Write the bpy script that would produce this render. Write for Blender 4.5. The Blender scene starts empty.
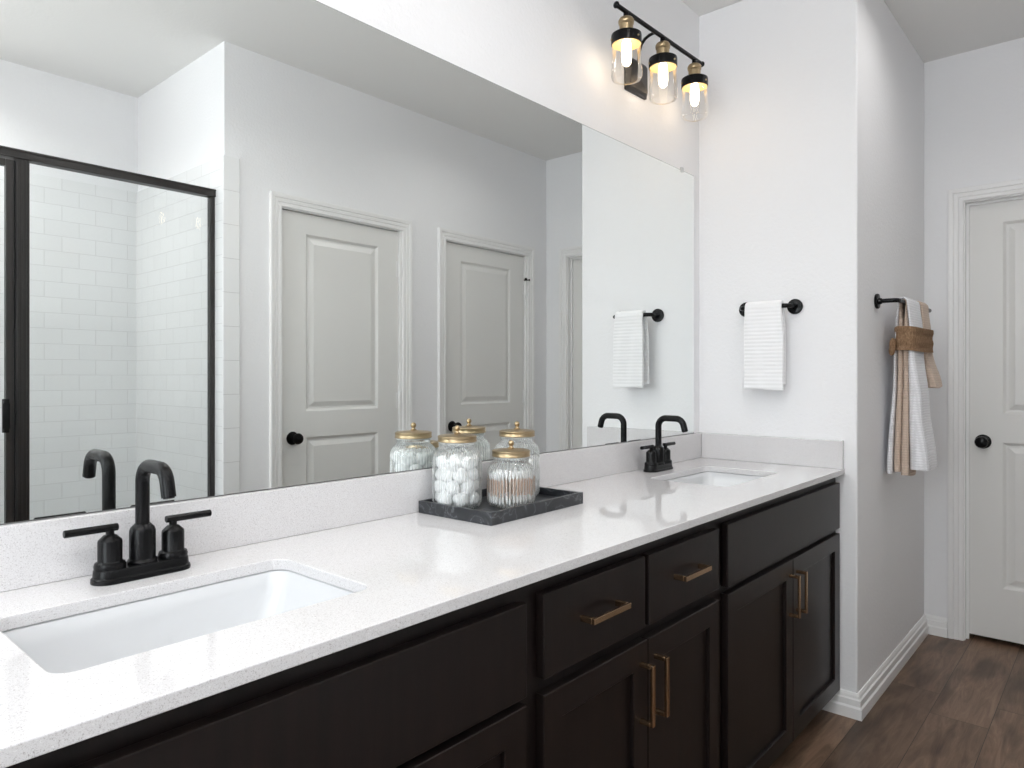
import bpy, bmesh, math, random
from mathutils import Vector, Matrix
random.seed(7)
PI = math.pi
S = bpy.context.scene
C = S.collection

# ------------------------------------------------------------------ camera
cam_d = bpy.data.cameras.new('camera'); cam = bpy.data.objects.new('camera', cam_d); C.objects.link(cam)
cam.location = (0, -1.337, 1.235)
VP = math.atan(613.1 / 699.4)
cam.rotation_euler = (PI / 2, 0, VP - PI / 2)
cam_d.sensor_width = 36; cam_d.lens = 699.4 / 1024 * 36
cam_d.shift_y = -8.0 / 1024
cam_d.clip_start = 0.02
S.camera = cam
# ------------------------------------------------------------------ world, exposure
w = bpy.data.worlds.new('daylight'); S.world = w; w.use_nodes = True
w.node_tree.nodes['Background'].inputs[0].default_value = (0.80, 0.88, 1.0, 1)
w.node_tree.nodes['Background'].inputs[1].default_value = 2.0
S.view_settings.view_transform = 'Standard'; S.view_settings.look = 'None'
S.view_settings.exposure = -0.6; S.view_settings.gamma = 1; S.view_settings.use_curve_mapping = False
S.cycles.max_bounces = 14; S.cycles.diffuse_bounces = 8; S.cycles.glossy_bounces = 8
S.cycles.transparent_max_bounces = 24; S.cycles.transmission_bounces = 8
S.cycles.caustics_reflective = True; S.cycles.use_denoising = True
S.cycles.sample_clamp_indirect = 6

def area(name, loc, rot, sx, sy, power, col, spread=PI):
    l = bpy.data.lights.new(name, 'AREA'); l.shape = 'RECTANGLE'; l.size = sx; l.size_y = sy
    l.energy = power; l.color = col; l.spread = spread
    o = bpy.data.objects.new(name, l); C.objects.link(o); o.location = loc; o.rotation_euler = rot
    return o
# daylight entering by the window of the left wall
area('window_daylight', (-1.62, -1.02, 1.55), (0, -PI / 2, 0), 1.35, 1.3, 48, (0.96, 0.98, 1.0))
# unseen fill light added behind the viewer, aimed up to bounce off the ceiling
area('ceiling_bounce', (-0.55, -1.0, 1.95), (PI, 0, 0), 0.7, 0.7, 53, (0.975, 0.985, 1.0))
# ceiling fill lamps added out of view (their cans are built below)
FILL_CANS = [(1.30, -0.80, 8.5), (2.78, -1.02, 4.0), (0.35, -2.25, 17)]
for cx_, cy_, pw in FILL_CANS:
    l = bpy.data.lights.new('downlight', 'AREA'); l.shape = 'DISK'; l.size = 0.13; l.energy = pw; l.color = (1.0, 0.98, 0.96); l.spread = math.radians(150)
    o = bpy.data.objects.new('downlight', l); C.objects.link(o); o.location = (cx_, cy_, 2.735)
BULB_STRENGTH = 17.0
BULB_COLOR = (1.0, 0.80, 0.58, 1)

# ------------------------------------------------------------------ dimensions
XE, YS, XF, YO, XS, YB = 2.7235, -0.609, 3.85, -1.718, 1.517, -2.697
CEIL = 2.746; KZ = 0.8960; XL = -1.5

# ------------------------------------------------------------------ materials
def mat(name, color, rough=0.5, metal=0.0, spec=0.5, coat=0.0):
    m = bpy.data.materials.new(name); m.use_nodes = True
    b = m.node_tree.nodes['Principled BSDF']
    b.inputs['Base Color'].default_value = (*color, 1); b.inputs['Roughness'].default_value = rough
    b.inputs['Metallic'].default_value = metal; b.inputs['Specular IOR Level'].default_value = spec
    b.inputs['Coat Weight'].default_value = coat
    return m
def nd(m, t, **k):
    n = m.node_tree.nodes.new(t)
    for a, v in k.items(): setattr(n, a, v)
    return n
def lk(m, a, b): m.node_tree.links.new(a, b)
def bs(m): return m.node_tree.nodes['Principled BSDF']
def coords(m, scale=(1, 1, 1), rot=(0, 0, 0), loc=(0, 0, 0), kind='Position'):
    if kind == 'Position': src = nd(m, 'ShaderNodeNewGeometry').outputs['Position']
    else: src = nd(m, 'ShaderNodeTexCoord').outputs[kind]
    mp = nd(m, 'ShaderNodeMapping'); mp.inputs['Scale'].default_value = scale
    mp.inputs['Rotation'].default_value = rot; mp.inputs['Location'].default_value = loc
    lk(m, src, mp.inputs['Vector']); return mp.outputs['Vector']
def bump(m, height, strength, dist=0.001):
    b = nd(m, 'ShaderNodeBump'); b.inputs['Strength'].default_value = strength; b.inputs['Distance'].default_value = dist
    lk(m, height, b.inputs['Height']); lk(m, b.outputs['Normal'], bs(m).inputs['Normal'])
def ramp(m, fac, stops):
    r = nd(m, 'ShaderNodeValToRGB'); e = r.color_ramp.elements
    while len(e) < len(stops): e.new(0.5)
    for i, (p, c) in enumerate(stops): e[i].position = p; e[i].color = (*c, 1)
    lk(m, fac, r.inputs['Fac']); return r.outputs['Color']
def noise(m, vec, scale, detail=3, rough=0.5):
    n = nd(m, 'ShaderNodeTexNoise'); n.inputs['Scale'].default_value = scale
    n.inputs['Detail'].default_value = detail; n.inputs['Roughness'].default_value = rough
    lk(m, vec, n.inputs['Vector']); return n.outputs['Fac']

M_wall = mat('painted_drywall', (0.838, 0.838, 0.850), 0.6, spec=0.25)
bump(M_wall, noise(M_wall, coords(M_wall), 85, 3, 0.55), 0.45, 0.0030)
M_ceil = mat('ceiling_paint', (0.80, 0.795, 0.78), 0.8, spec=0.1)
bump(M_ceil, noise(M_ceil, coords(M_ceil), 80, 3), 0.4, 0.0015)
M_trim = mat('white_trim_paint', (0.84, 0.835, 0.83), 0.32)
M_door = mat('door_paint', (0.76, 0.755, 0.735), 0.35)

def tile_mat(name, rot, bw, rh, col, off=0.5):
    m = mat(name, col, 0.12)
    v = coords(m, rot=rot)
    b = nd(m, 'ShaderNodeTexBrick'); b.offset = off; lk(m, v, b.inputs['Vector'])
    b.inputs['Color1'].default_value = (*col, 1); b.inputs['Color2'].default_value = (col[0] * .97, col[1] * .97, col[2] * .97, 1)
    b.inputs['Mortar'].default_value = (0.68, 0.68, 0.68, 1)
    b.inputs['Scale'].default_value = 1; b.inputs['Mortar Size'].default_value = 0.0014; b.inputs['Mortar Smooth'].default_value = 0.3
    b.inputs['Brick Width'].default_value = bw; b.inputs['Row Height'].default_value = rh; b.inputs['Bias'].default_value = 0
    lk(m, b.outputs['Color'], bs(m).inputs['Base Color'])
    inv = nd(m, 'ShaderNodeMath', operation='SUBTRACT'); inv.inputs[0].default_value = 1; lk(m, b.outputs['Fac'], inv.inputs[1])
    bump(m, inv.outputs[0], 0.6, 0.0012)
    return m
TC = (0.84, 0.845, 0.85)
M_tile_xz = tile_mat('subway_tile_back', (PI / 2, 0, 0), 0.1538, 0.0775, TC)          # on walls facing y
M_tile_yz = tile_mat('subway_tile_side', (0, PI / 2, PI / 2), 0.1538, 0.0775, TC)
# mapping for yz wall is done with separate xyz below
def tile_yz():
    m = M_tile_yz; t = m.node_tree
    brick = [n for n in t.nodes if n.type == 'TEX_BRICK'][0]
    g = nd(m, 'ShaderNodeNewGeometry'); s = nd(m, 'ShaderNodeSeparateXYZ'); c = nd(m, 'ShaderNodeCombineXYZ')
    lk(m, g.outputs['Position'], s.inputs[0]); lk(m, s.outputs['Y'], c.inputs['X']); lk(m, s.outputs['Z'], c.inputs['Y'])
    lk(m, c.outputs[0], brick.inputs['Vector'])
    m = M_tile_xz; brick = [n for n in m.node_tree.nodes if n.type == 'TEX_BRICK'][0]
    g = nd(m, 'ShaderNodeNewGeometry'); s = nd(m, 'ShaderNodeSeparateXYZ'); c = nd(m, 'ShaderNodeCombineXYZ')
    lk(m, g.outputs['Position'], s.inputs[0]); lk(m, s.outputs['X'], c.inputs['X']); lk(m, s.outputs['Z'], c.inputs['Y'])
    lk(m, c.outputs[0], brick.inputs['Vector'])
tile_yz()
M_tile = mat('glazed_edge_tile', TC, 0.12)

def floor_mat():
    m = mat('wood_plank_floor', (0.2, 0.13, 0.09), 0.42, spec=0.4)
    v = coords(m, loc=(0.72, 0.069, 0))
    b = nd(m, 'ShaderNodeTexBrick'); b.offset = 0.836; b.offset_frequency = 2; lk(m, v, b.inputs['Vector'])
    b.inputs['Color1'].default_value = (0, 0, 0, 1); b.inputs['Color2'].default_value = (1, 1, 1, 1); b.inputs['Mortar'].default_value = (0.5, 0.5, 0.5, 1)
    b.inputs['Scale'].default_value = 1; b.inputs['Mortar Size'].default_value = 0.0011
    b.inputs['Brick Width'].default_value = 1.22; b.inputs['Row Height'].default_value = 0.182
    # per plank offset for the grain
    addv = nd(m, 'ShaderNodeVectorMath', operation='MULTIPLY_ADD'); lk(m, b.outputs['Color'], addv.inputs[0])
    addv.inputs[1].default_value = (7.3, 3.1, 5.7); lk(m, v, addv.inputs[2])
    mp = nd(m, 'ShaderNodeMapping'); mp.inputs['Scale'].default_value = (1.3, 11, 1); lk(m, addv.outputs[0], mp.inputs['Vector'])
    n1 = nd(m, 'ShaderNodeTexNoise'); n1.inputs['Scale'].default_value = 2.6; n1.inputs['Detail'].default_value = 10; n1.inputs['Distortion'].default_value = 1.2
    n1.inputs['Roughness'].default_value = 0.72
    lk(m, mp.outputs[0], n1.inputs['Vector'])
    col = ramp(m, n1.outputs['Fac'], [(0.28, (0.078, 0.045, 0.029)), (0.5, (0.165, 0.102, 0.066)), (0.72, (0.25, 0.165, 0.112))])
    mp2 = nd(m, 'ShaderNodeMapping'); mp2.inputs['Scale'].default_value = (3, 9, 1); lk(m, addv.outputs[0], mp2.inputs['Vector'])
    n2 = nd(m, 'ShaderNodeTexNoise'); n2.inputs['Scale'].default_value = 1.0; n2.inputs['Detail'].default_value = 2; lk(m, mp2.outputs[0], n2.inputs['Vector'])
    blot = ramp(m, n2.outputs['Fac'], [(0.33, (0.45, 0.42, 0.40)), (0.48, (1, 1, 1)), (1.0, (1.12, 1.1, 1.08))])
    mx = nd(m, 'ShaderNodeMixRGB', blend_type='MULTIPLY'); mx.inputs[0].default_value = 0.9; lk(m, col, mx.inputs[1]); lk(m, blot, mx.inputs[2])
    br = nd(m, 'ShaderNodeMath', operation='MULTIPLY_ADD'); lk(m, b.outputs['Color'], br.inputs[0]); br.inputs[1].default_value = 0.5; br.inputs[2].default_value = 0.72
    mx2 = nd(m, 'ShaderNodeMixRGB', blend_type='MULTIPLY'); mx2.inputs[0].default_value = 1; lk(m, mx.outputs[0], mx2.inputs[1]); lk(m, br.outputs[0], mx2.inputs[2])
    mx3 = nd(m, 'ShaderNodeMixRGB'); lk(m, b.outputs['Fac'], mx3.inputs[0]); lk(m, mx2.outputs[0], mx3.inputs[1]); mx3.inputs[2].default_value = (0.03, 0.02, 0.015, 1)
    lk(m, mx3.outputs[0], bs(m).inputs['Base Color'])
    bump(m, n1.outputs['Fac'], 0.15, 0.001)
    return m
M_floor = floor_mat()

def quartz():
    m = mat('white_quartz', (0.8, 0.79, 0.8), 0.055, spec=0.55)
    v = coords(m)
    n1 = noise(m, v, 420, 2, 0.6)
    c1 = ramp(m, n1, [(0.30, (0.46, 0.44, 0.44)), (0.40, (0.69, 0.68, 0.688)), (0.62, (0.69, 0.68, 0.688)), (0.72, (0.80, 0.80, 0.80))])
    n2 = noise(m, v, 900, 1, 0.5)
    c2 = ramp(m, n2, [(0.30, (0.72, 0.70, 0.70)), (0.42, (1, 1, 1))])
    mx = nd(m, 'ShaderNodeMixRGB', blend_type='MULTIPLY'); mx.inputs[0].default_value = 1
    lk(m, c1, mx.inputs[1]); lk(m, c2, mx.inputs[2]); lk(m, mx.outputs[0], bs(m).inputs['Base Color'])
    return m
M_quartz = quartz()
M_porc = mat('white_porcelain', (0.66, 0.67, 0.685), 0.08, spec=0.6)

def wood_dark():
    m = mat('espresso_wood', (0.016, 0.011, 0.010), 0.34, spec=0.3)
    v = coords(m, scale=(30, 30, 2.5))
    n = noise(m, v, 1.5, 5)
    lk(m, ramp(m, n, [(0.3, (0.0060, 0.0042, 0.0040)), (0.7, (0.0125, 0.0080, 0.0072))]), bs(m).inputs['Base Color'])
    return m
M_wood = wood_dark()
M_black = mat('matte_black_metal', (0.0045, 0.0045, 0.005), 0.27, metal=0.0, spec=0.20)
M_bronze = mat('dark_bronze_frame', (0.020, 0.017, 0.016), 0.38, spec=0.5)
M_seal = mat('black_rubber_seal', (0.008, 0.008, 0.009), 0.6)
M_gold = mat('champagne_bronze', (0.46, 0.30, 0.18), 0.26, metal=1.0)
M_brass = mat('brushed_brass', (0.43, 0.33, 0.20), 0.33, metal=1.0)
M_chrome = mat('polished_steel', (0.75, 0.75, 0.75), 0.12, metal=1.0)
M_mirror = mat('mirror_silver', (0.915, 0.94, 0.93), 0.0, metal=1.0)
M_edge = mat('polished_glass_edge', (0.75, 0.82, 0.80), 0.1)
M_cream = mat('cream_lamp_inside', (0.62, 0.44, 0.20), 0.5)
M_seal_w = mat('clear_gasket', (0.55, 0.56, 0.55), 0.3)

def glass(name, tint, fac=0.9, blend=0.25, rough=0.02, haze=0.0):
    m = bpy.data.materials.new(name); m.use_nodes = True; t = m.node_tree; t.nodes.clear()
    out = nd(m, 'ShaderNodeOutputMaterial'); tr = nd(m, 'ShaderNodeBsdfTransparent'); gl = nd(m, 'ShaderNodeBsdfGlossy')
    tr.inputs[0].default_value = (*tint, 1); gl.inputs['Roughness'].default_value = rough; gl.inputs[0].default_value = (1, 1, 1, 1)
    lw = nd(m, 'ShaderNodeLayerWeight'); lw.inputs['Blend'].default_value = blend
    ml = nd(m, 'ShaderNodeMath', operation='MULTIPLY'); lk(m, lw.outputs['Fresnel'], ml.inputs[0]); ml.inputs[1].default_value = fac
    mx = nd(m, 'ShaderNodeMixShader'); lk(m, ml.outputs[0], mx.inputs[0]); lk(m, tr.outputs[0], mx.inputs[1]); lk(m, gl.outputs[0], mx.inputs[2])
    res = mx.outputs[0]
    if haze:
        df = nd(m, 'ShaderNodeBsdfDiffuse'); df.inputs[0].default_value = (0.9, 0.93, 0.93, 1)
        m2 = nd(m, 'ShaderNodeMixShader'); m2.inputs[0].default_value = haze; lk(m, res, m2.inputs[1]); lk(m, df.outputs[0], m2.inputs[2]); res = m2.outputs[0]
    lk(m, res, out.inputs[0]); return m
M_pane = glass('shower_pane_glass', (0.975, 0.985, 0.985), 0.8, 0.2)
M_jar = glass('ribbed_jar_glass', (0.975, 0.988, 0.984), 1.0, 0.30, 0.05, 0.04)
def rib_haze(m):  # white streaks painted along the ribs imitate refracted highlights
    mixs = [n for n in m.node_tree.nodes if n.type == 'MIX_SHADER' and not n.inputs[0].is_linked][0]
    tc = nd(m, 'ShaderNodeTexCoord'); sp = nd(m, 'ShaderNodeSeparateXYZ'); lk(m, tc.outputs['Object'], sp.inputs[0])
    at = nd(m, 'ShaderNodeMath', operation='ARCTAN2'); lk(m, sp.outputs['Y'], at.inputs[0]); lk(m, sp.outputs['X'], at.inputs[1])
    mu = nd(m, 'ShaderNodeMath', operation='MULTIPLY'); lk(m, at.outputs[0], mu.inputs[0]); mu.inputs[1].default_value = 46
    co = nd(m, 'ShaderNodeMath', operation='COSINE'); lk(m, mu.outputs[0], co.inputs[0])
    mr = nd(m, 'ShaderNodeMapRange'); lk(m, co.outputs[0], mr.inputs[0]); mr.inputs[1].default_value = 0.2; mr.inputs[2].default_value = 1.0
    mr.inputs[3].default_value = 0.06; mr.inputs[4].default_value = 0.30
    lk(m, mr.outputs[0], mixs.inputs[0])
M_jarbase = glass('jar_base_glass', (0.95, 0.97, 0.965), 1.0, 0.30, 0.05, 0.05)
rib_haze(M_jar)
M_lampglass = glass('clear_lamp_glass', (0.985, 0.98, 0.97), 0.55, 0.2, 0.01)
M_win = glass('window_pane_glass', (0.95, 0.97, 0.97), 0.8, 0.2)

def emit(name, col, st):
    m = bpy.data.materials.new(name); m.use_nodes = True; t = m.node_tree; t.nodes.clear()
    o = nd(m, 'ShaderNodeOutputMaterial'); e = nd(m, 'ShaderNodeEmission'); e.inputs[0].default_value = col; e.inputs[1].default_value = st
    lk(m, e.outputs[0], o.inputs[0]); return m
M_bulb = emit('glowing_bulb', BULB_COLOR, BULB_STRENGTH)
M_fill_lens = emit('downlight_lens', (1, 0.96, 0.92, 1), 4.0)

def marble():
    m = mat('black_marble', (0.03, 0.033, 0.038), 0.32, spec=0.5)
    v = coords(m)
    n = nd(m, 'ShaderNodeTexNoise'); n.inputs['Scale'].default_value = 14; n.inputs['Detail'].default_value = 6; n.inputs['Distortion'].default_value = 1.6
    lk(m, v, n.inputs['Vector'])
    lk(m, ramp(m, n.outputs['Fac'], [(0.40, (0.018, 0.020, 0.024)), (0.485, (0.035, 0.038, 0.043)), (0.5, (0.13, 0.14, 0.15)), (0.515, (0.032, 0.035, 0.040)), (0.7, (0.020, 0.022, 0.026))]), bs(m).inputs['Base Color'])
    return m
M_marble = marble()

def cloth(name, col, sx, sy, sz, strength=0.6, dist=0.0015):
    m = mat(name, col, 0.95, spec=0.1); bs(m).inputs['Sheen Weight'].default_value = 0.2
    g = nd(m, 'ShaderNodeNewGeometry'); s = nd(m, 'ShaderNodeSeparateXYZ'); lk(m, g.outputs['Position'], s.inputs[0])
    acc = None
    for ax, k in (('X', sx), ('Y', sy), ('Z', sz)):
        if not k: continue
        a = nd(m, 'ShaderNodeMath', operation='MULTIPLY'); lk(m, s.outputs[ax], a.inputs[0]); a.inputs[1].default_value = 2 * PI / k
        b = nd(m, 'ShaderNodeMath', operation='SINE'); lk(m, a.outputs[0], b.inputs[0])
        if acc is None: acc = b.outputs[0]
        else:
            c = nd(m, 'ShaderNodeMath', operation='ADD'); lk(m, acc, c.inputs[0]); lk(m, b.outputs[0], c.inputs[1]); acc = c.outputs[0]
    bump(m, acc, strength, dist)
    if sx or sy:
        r = ramp(m, acc, [(0.0, tuple(x * 0.88 for x in col)), (0.6, col)])
        lk(m, r, bs(m).inputs['Base Color'])
    return m
M_towel = cloth('white_ribbed_terry', (0.86, 0.86, 0.87), 0, 0, 0.0145, 0.35, 0.0014)
M_waffle_w = cloth('white_waffle_cotton', (0.86, 0.86, 0.89), 0.010, 0, 0.010, 0.4, 0.0015)
M_waffle_b = cloth('beige_waffle_cotton', (0.62, 0.49, 0.40), 0.010, 0, 0.010, 0.4, 0.0015)
def burlap():
    m = mat('brown_burlap', (0.30, 0.17, 0.085), 0.95, spec=0.1)
    v = coords(m, scale=(1, 1, 0.35))
    n = noise(m, v, 260, 3, 0.7)
    lk(m, ramp(m, n, [(0.3, (0.15, 0.085, 0.045)), (0.55, (0.28, 0.175, 0.105)), (0.75, (0.40, 0.275, 0.175))]), bs(m).inputs['Base Color'])
    bump(m, n, 0.7, 0.002); return m
M_burlap = burlap()
def cotton():
    m = mat('cotton_wool', (0.95, 0.95, 0.95), 1.0, spec=0.0)
    bump(m, noise(m, coords(m), 160, 4), 0.5, 0.002); return m
M_cotton = cotton()
M_stick = mat('beige_paper_stick', (0.70, 0.50, 0.38), 0.8, spec=0.1)

# ------------------------------------------------------------------ mesh helpers
def tag(o, label=None, cat=None, group=None, kind=None):
    if label: o['label'] = label
    if cat: o['category'] = cat
    if group: o['group'] = group
    if kind: o['kind'] = kind
    return o
def empty(name, loc, rz=0, **k):
    o = bpy.data.objects.new(name, None); C.objects.link(o); o.location = loc; o.rotation_euler = (0, 0, rz)
    o.empty_display_size = 0.05
    return tag(o, **k)
def obj(name, bm, m, parent=None, loc=(0, 0, 0), rz=0, smooth=None, bevel=0, **k):
    bmesh.ops.recalc_face_normals(bm, faces=bm.faces)
    me = bpy.data.meshes.new(name); bm.to_mesh(me); bm.free()
    for x in (m if isinstance(m, (list, tuple)) else [m]): me.materials.append(x)
    o = bpy.data.objects.new(name, me); C.objects.link(o); o.location = loc; o.rotation_euler = (0, 0, rz)
    if parent: o.parent = parent
    if smooth is not None:
        for p in me.polygons: p.use_smooth = True
        if smooth < 180: me.set_sharp_from_angle(angle=math.radians(smooth))
    if bevel:
        b = o.modifiers.new('bevel', 'BEVEL'); b.width = bevel; b.segments = 2; b.limit_method = 'ANGLE'; b.angle_limit = math.radians(40)
    return tag(o, **k)
def copy_tree(o, parent=None):
    c = o.copy(); C.objects.link(c)
    if parent: c.parent = parent
    for ch in [x for x in o.children]: copy_tree(ch, c)
    return c
def B(): return bmesh.new()
def box(bm, x0, x1, y0, y1, z0, z1):
    v = [bm.verts.new(p) for p in ((x0, y0, z0), (x1, y0, z0), (x1, y1, z0), (x0, y1, z0), (x0, y0, z1), (x1, y0, z1), (x1, y1, z1), (x0, y1, z1))]
    for f in ((0, 3, 2, 1), (4, 5, 6, 7), (0, 1, 5, 4), (1, 2, 6, 5), (2, 3, 7, 6), (3, 0, 4, 7)): bm.faces.new([v[i] for i in f])
def boxes(*bb):
    bm = B()
    for b in bb: box(bm, *b)
    return bm
def lathe(bm, prof, n=32, c=(0, 0, 0), mod=None):
    rings = []
    for r, z in prof:
        if r < 1e-6: rings.append([bm.verts.new((c[0], c[1], c[2] + z))]); continue
        rg = []
        for i in range(n):
            a = 2 * PI * i / n; rr = r + (mod(a, z) if mod else 0)
            rg.append(bm.verts.new((c[0] + rr * math.cos(a), c[1] + rr * math.sin(a), c[2] + z)))
        rings.append(rg)
    for a, b in zip(rings, rings[1:]):
        if len(a) == 1 and len(b) == 1: continue
        for i in range(n):
            j = (i + 1) % n
            if len(a) == 1: bm.faces.new((a[0], b[i], b[j]))
            elif len(b) == 1: bm.faces.new((a[i], a[j], b[0]))
            else: bm.faces.new((a[i], a[j], b[j], b[i]))
    return bm
def tube(bm, pts, r, n=16, cap=True):
    pts = [Vector(p) for p in pts]; rs = r if isinstance(r, (list, tuple)) else [r] * len(pts)
    rings = []; up = None
    for i, p in enumerate(pts):
        t = (pts[min(i + 1, len(pts) - 1)] - pts[max(i - 1, 0)]).normalized()
        if up is None:
            up = Vector((0, 0, 1)) if abs(t.z) < 0.9 else Vector((1, 0, 0))
        s = t.cross(up).normalized(); up = s.cross(t).normalized()
        rings.append([bm.verts.new(p + (s * math.cos(2 * PI * k / n) + up * math.sin(2 * PI * k / n)) * rs[i]) for k in range(n)])
    for a, b in zip(rings, rings[1:]):
        for i in range(n): bm.faces.new((a[i], a[(i + 1) % n], b[(i + 1) % n], b[i]))
    if cap: bm.faces.new(rings[0]); bm.faces.new(rings[-1])
    return bm
def cyl(bm, p0, p1, r, n=24, ch=0.0):
    p0 = Vector(p0); p1 = Vector(p1); d = (p1 - p0).normalized()
    if ch: tube(bm, [p0, p0 + d * ch, p1 - d * ch, p1], [r - ch, r, r, r - ch], n)
    else: tube(bm, [p0, p1], r, n)
    return bm
def rrect(x0, x1, y0, y1, r, n=6):
    pts = []
    for cx, cy, a0 in ((x1 - r, y1 - r, 0), (x0 + r, y1 - r, PI / 2), (x0 + r, y0 + r, PI), (x1 - r, y0 + r, 1.5 * PI)):
        for i in range(n + 1):
            a = a0 + PI / 2 * i / n; pts.append((cx + r * math.cos(a), cy + r * math.sin(a)))
    return pts
def loft(bm, rings, cap0=True, cap1=True):
    rv = [[bm.verts.new(p) for p in r] for r in rings]; n = len(rv[0])
    for a, b in zip(rv, rv[1:]):
        for i in range(n): bm.faces.new((a[i], a[(i + 1) % n], b[(i + 1) % n], b[i]))
    if cap0: bm.faces.new(rv[0])
    if cap1: bm.faces.new(rv[-1])
    return bm
def moulding(bm, pts, prof, side=1):
    """sweep a (distance from wall, height) profile along floor points, mitred"""
    P = [Vector((p[0], p[1])) for p in pts]; rows = []
    for i, p in enumerate(P):
        ns = []
        for a, b in ((i - 1, i), (i, i + 1)):
            if a >= 0 and b < len(P):
                t = (P[b] - P[a]).normalized(); ns.append(Vector((-t.y, t.x)) * side)
        nn = ns[0] if len(ns) == 1 else (ns[0] + ns[1]) / (1 + ns[0].dot(ns[1]))
        rows.append([bm.verts.new((p.x + nn.x * d, p.y + nn.y * d, z)) for d, z in prof])
    m = len(prof)
    for a, b in zip(rows, rows[1:]):
        for i in range(m): bm.faces.new((a[i], a[(i + 1) % m], b[(i + 1) % m], b[i]))
    bm.faces.new(rows[0]); bm.faces.new(rows[-1])
    return bm
def casing(bm, xl, xr, zt, prof):
    """door casing in the x-z plane, standing out towards -y"""
    rows = []
    for fx, fz in ((lambda u: xl - u, lambda u: 0), (lambda u: xl - u, lambda u: zt + u), (lambda u: xr + u, lambda u: zt + u), (lambda u: xr + u, lambda u: 0)):
        rows.append([bm.verts.new((fx(u), -d, fz(u))) for u, d in prof])
    m = len(prof)
    for a, b in zip(rows, rows[1:]):
        for i in range(m): bm.faces.new((a[i], a[(i + 1) % m], b[(i + 1) % m], b[i]))
    bm.faces.new(rows[0]); bm.faces.new(rows[-1])
    return bm

# ------------------------------------------------------------------ room shell
D1 = (1.803, 2.534); D2 = (2.884, 3.626); DH = 2.045     # doors of the wall opposite the mirror
FD = (-1.530, -0.775)                                    # door of the far wall (y range)
st = dict(kind='structure')
T = 0.12
obj('floor', boxes((XL - T, XF + 1.02, YB - T, T, -0.08, 0)), M_floor, **st)
obj('ceiling', boxes((XL - T, XF + 1.02, YB - T, T, CEIL, CEIL + 0.08)), M_ceil, **st)
WM = 0.006
obj('wall_mirror', boxes((XL - T, XE, WM, T, 0, CEIL)), M_wall, **st)
obj('wall_end', boxes((XE, XF, YS, T, 0, CEIL)), M_wall, bevel=0.006, **st)
j = 0.018
obj('wall_far', boxes((XF, XF + T, FD[1] + j, T, 0, CEIL), (XF, XF + T, YO - T, FD[0] - j, 0, CEIL), (XF, XF + T, FD[0] - j, FD[1] + j, DH + j, CEIL)), M_wall, **st)
obj('wall_opposite', boxes((XS, D1[0] - j, YO - T, YO, 0, CEIL), (D1[1] + j, D2[0] - j, YO - T, YO, 0, CEIL), (D2[1] + j, XF, YO - T, YO, 0, CEIL),
                           (D1[0] - j, D1[1] + j, YO - T, YO, DH + j, CEIL), (D2[0] - j, D2[1] + j, YO - T, YO, DH + j, CEIL)), M_wall, **st)
obj('wall_shower_side', boxes((XS, XS + 0.13, YB, YO - T, 0, CEIL)), M_wall, **st)
obj('wall_shower_back', boxes((-0.12, XS + 0.13, YB - T, YB, 0, CEIL)), M_wall, **st)
obj('wall_shower_left', boxes((-0.12, 0.0, YB, YO, 0, CEIL)), M_wall, **st)
obj('wall_opposite_left', boxes((XL - T, -0.12, YO - T, YO, 0, CEIL)), M_wall, **st)
WY = (-1.66, -0.38); WZ = (0.90, 2.22)
obj('wall_left', boxes((XL - T, XL, YO, WY[0], 0, CEIL), (XL - T, XL, WY[1], 0, 0, CEIL), (XL - T, XL, WY[0], WY[1], 0, WZ[0]), (XL - T, XL, WY[0], WY[1], WZ[1], CEIL)), M_wall, **st)
wf = obj('window_1', boxes((XL - 0.09, XL - 0.04, WY[0], WY[0] + 0.05, *WZ), (XL - 0.09, XL - 0.04, WY[1] - 0.05, WY[1], *WZ),
                           (XL - 0.09, XL - 0.04, WY[0] + 0.05, WY[1] - 0.05, WZ[0], WZ[0] + 0.05), (XL - 0.09, XL - 0.04, WY[0] + 0.05, WY[1] - 0.05, WZ[1] - 0.05, WZ[1])), M_trim, **st)
obj('pane', boxes((XL - 0.068, XL - 0.062, WY[0] + 0.05, WY[1] - 0.05, WZ[0] + 0.05, WZ[1] - 0.05)), M_win, wf)
for nm, bb in (('wall_closet_back', (XS + 0.13, XF + T, YO - 0.62, YO - 0.60, 0, CEIL)), ('wall_closet_end', (XF + T, XF + T + 0.02, YO - 0.62, YO - T, 0, CEIL)),
               ('wall_closet_start', (XS + 0.13, XS + 0.15, YO - 0.60, YO - T, 0, CEIL)),
               ('wall_beyond_far_door', (XF + 1.0, XF + 1.02, YO - T, T, 0, CEIL)), ('wall_beyond_left', (XF + T, XF + 1.0, T - 0.02, T, 0, CEIL)), ('wall_beyond_right', (XF + T, XF + 1.0, YO - T, YO - T + 0.02, 0, CEIL))):
    obj(nm, boxes(bb), M_wall, **st)
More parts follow.
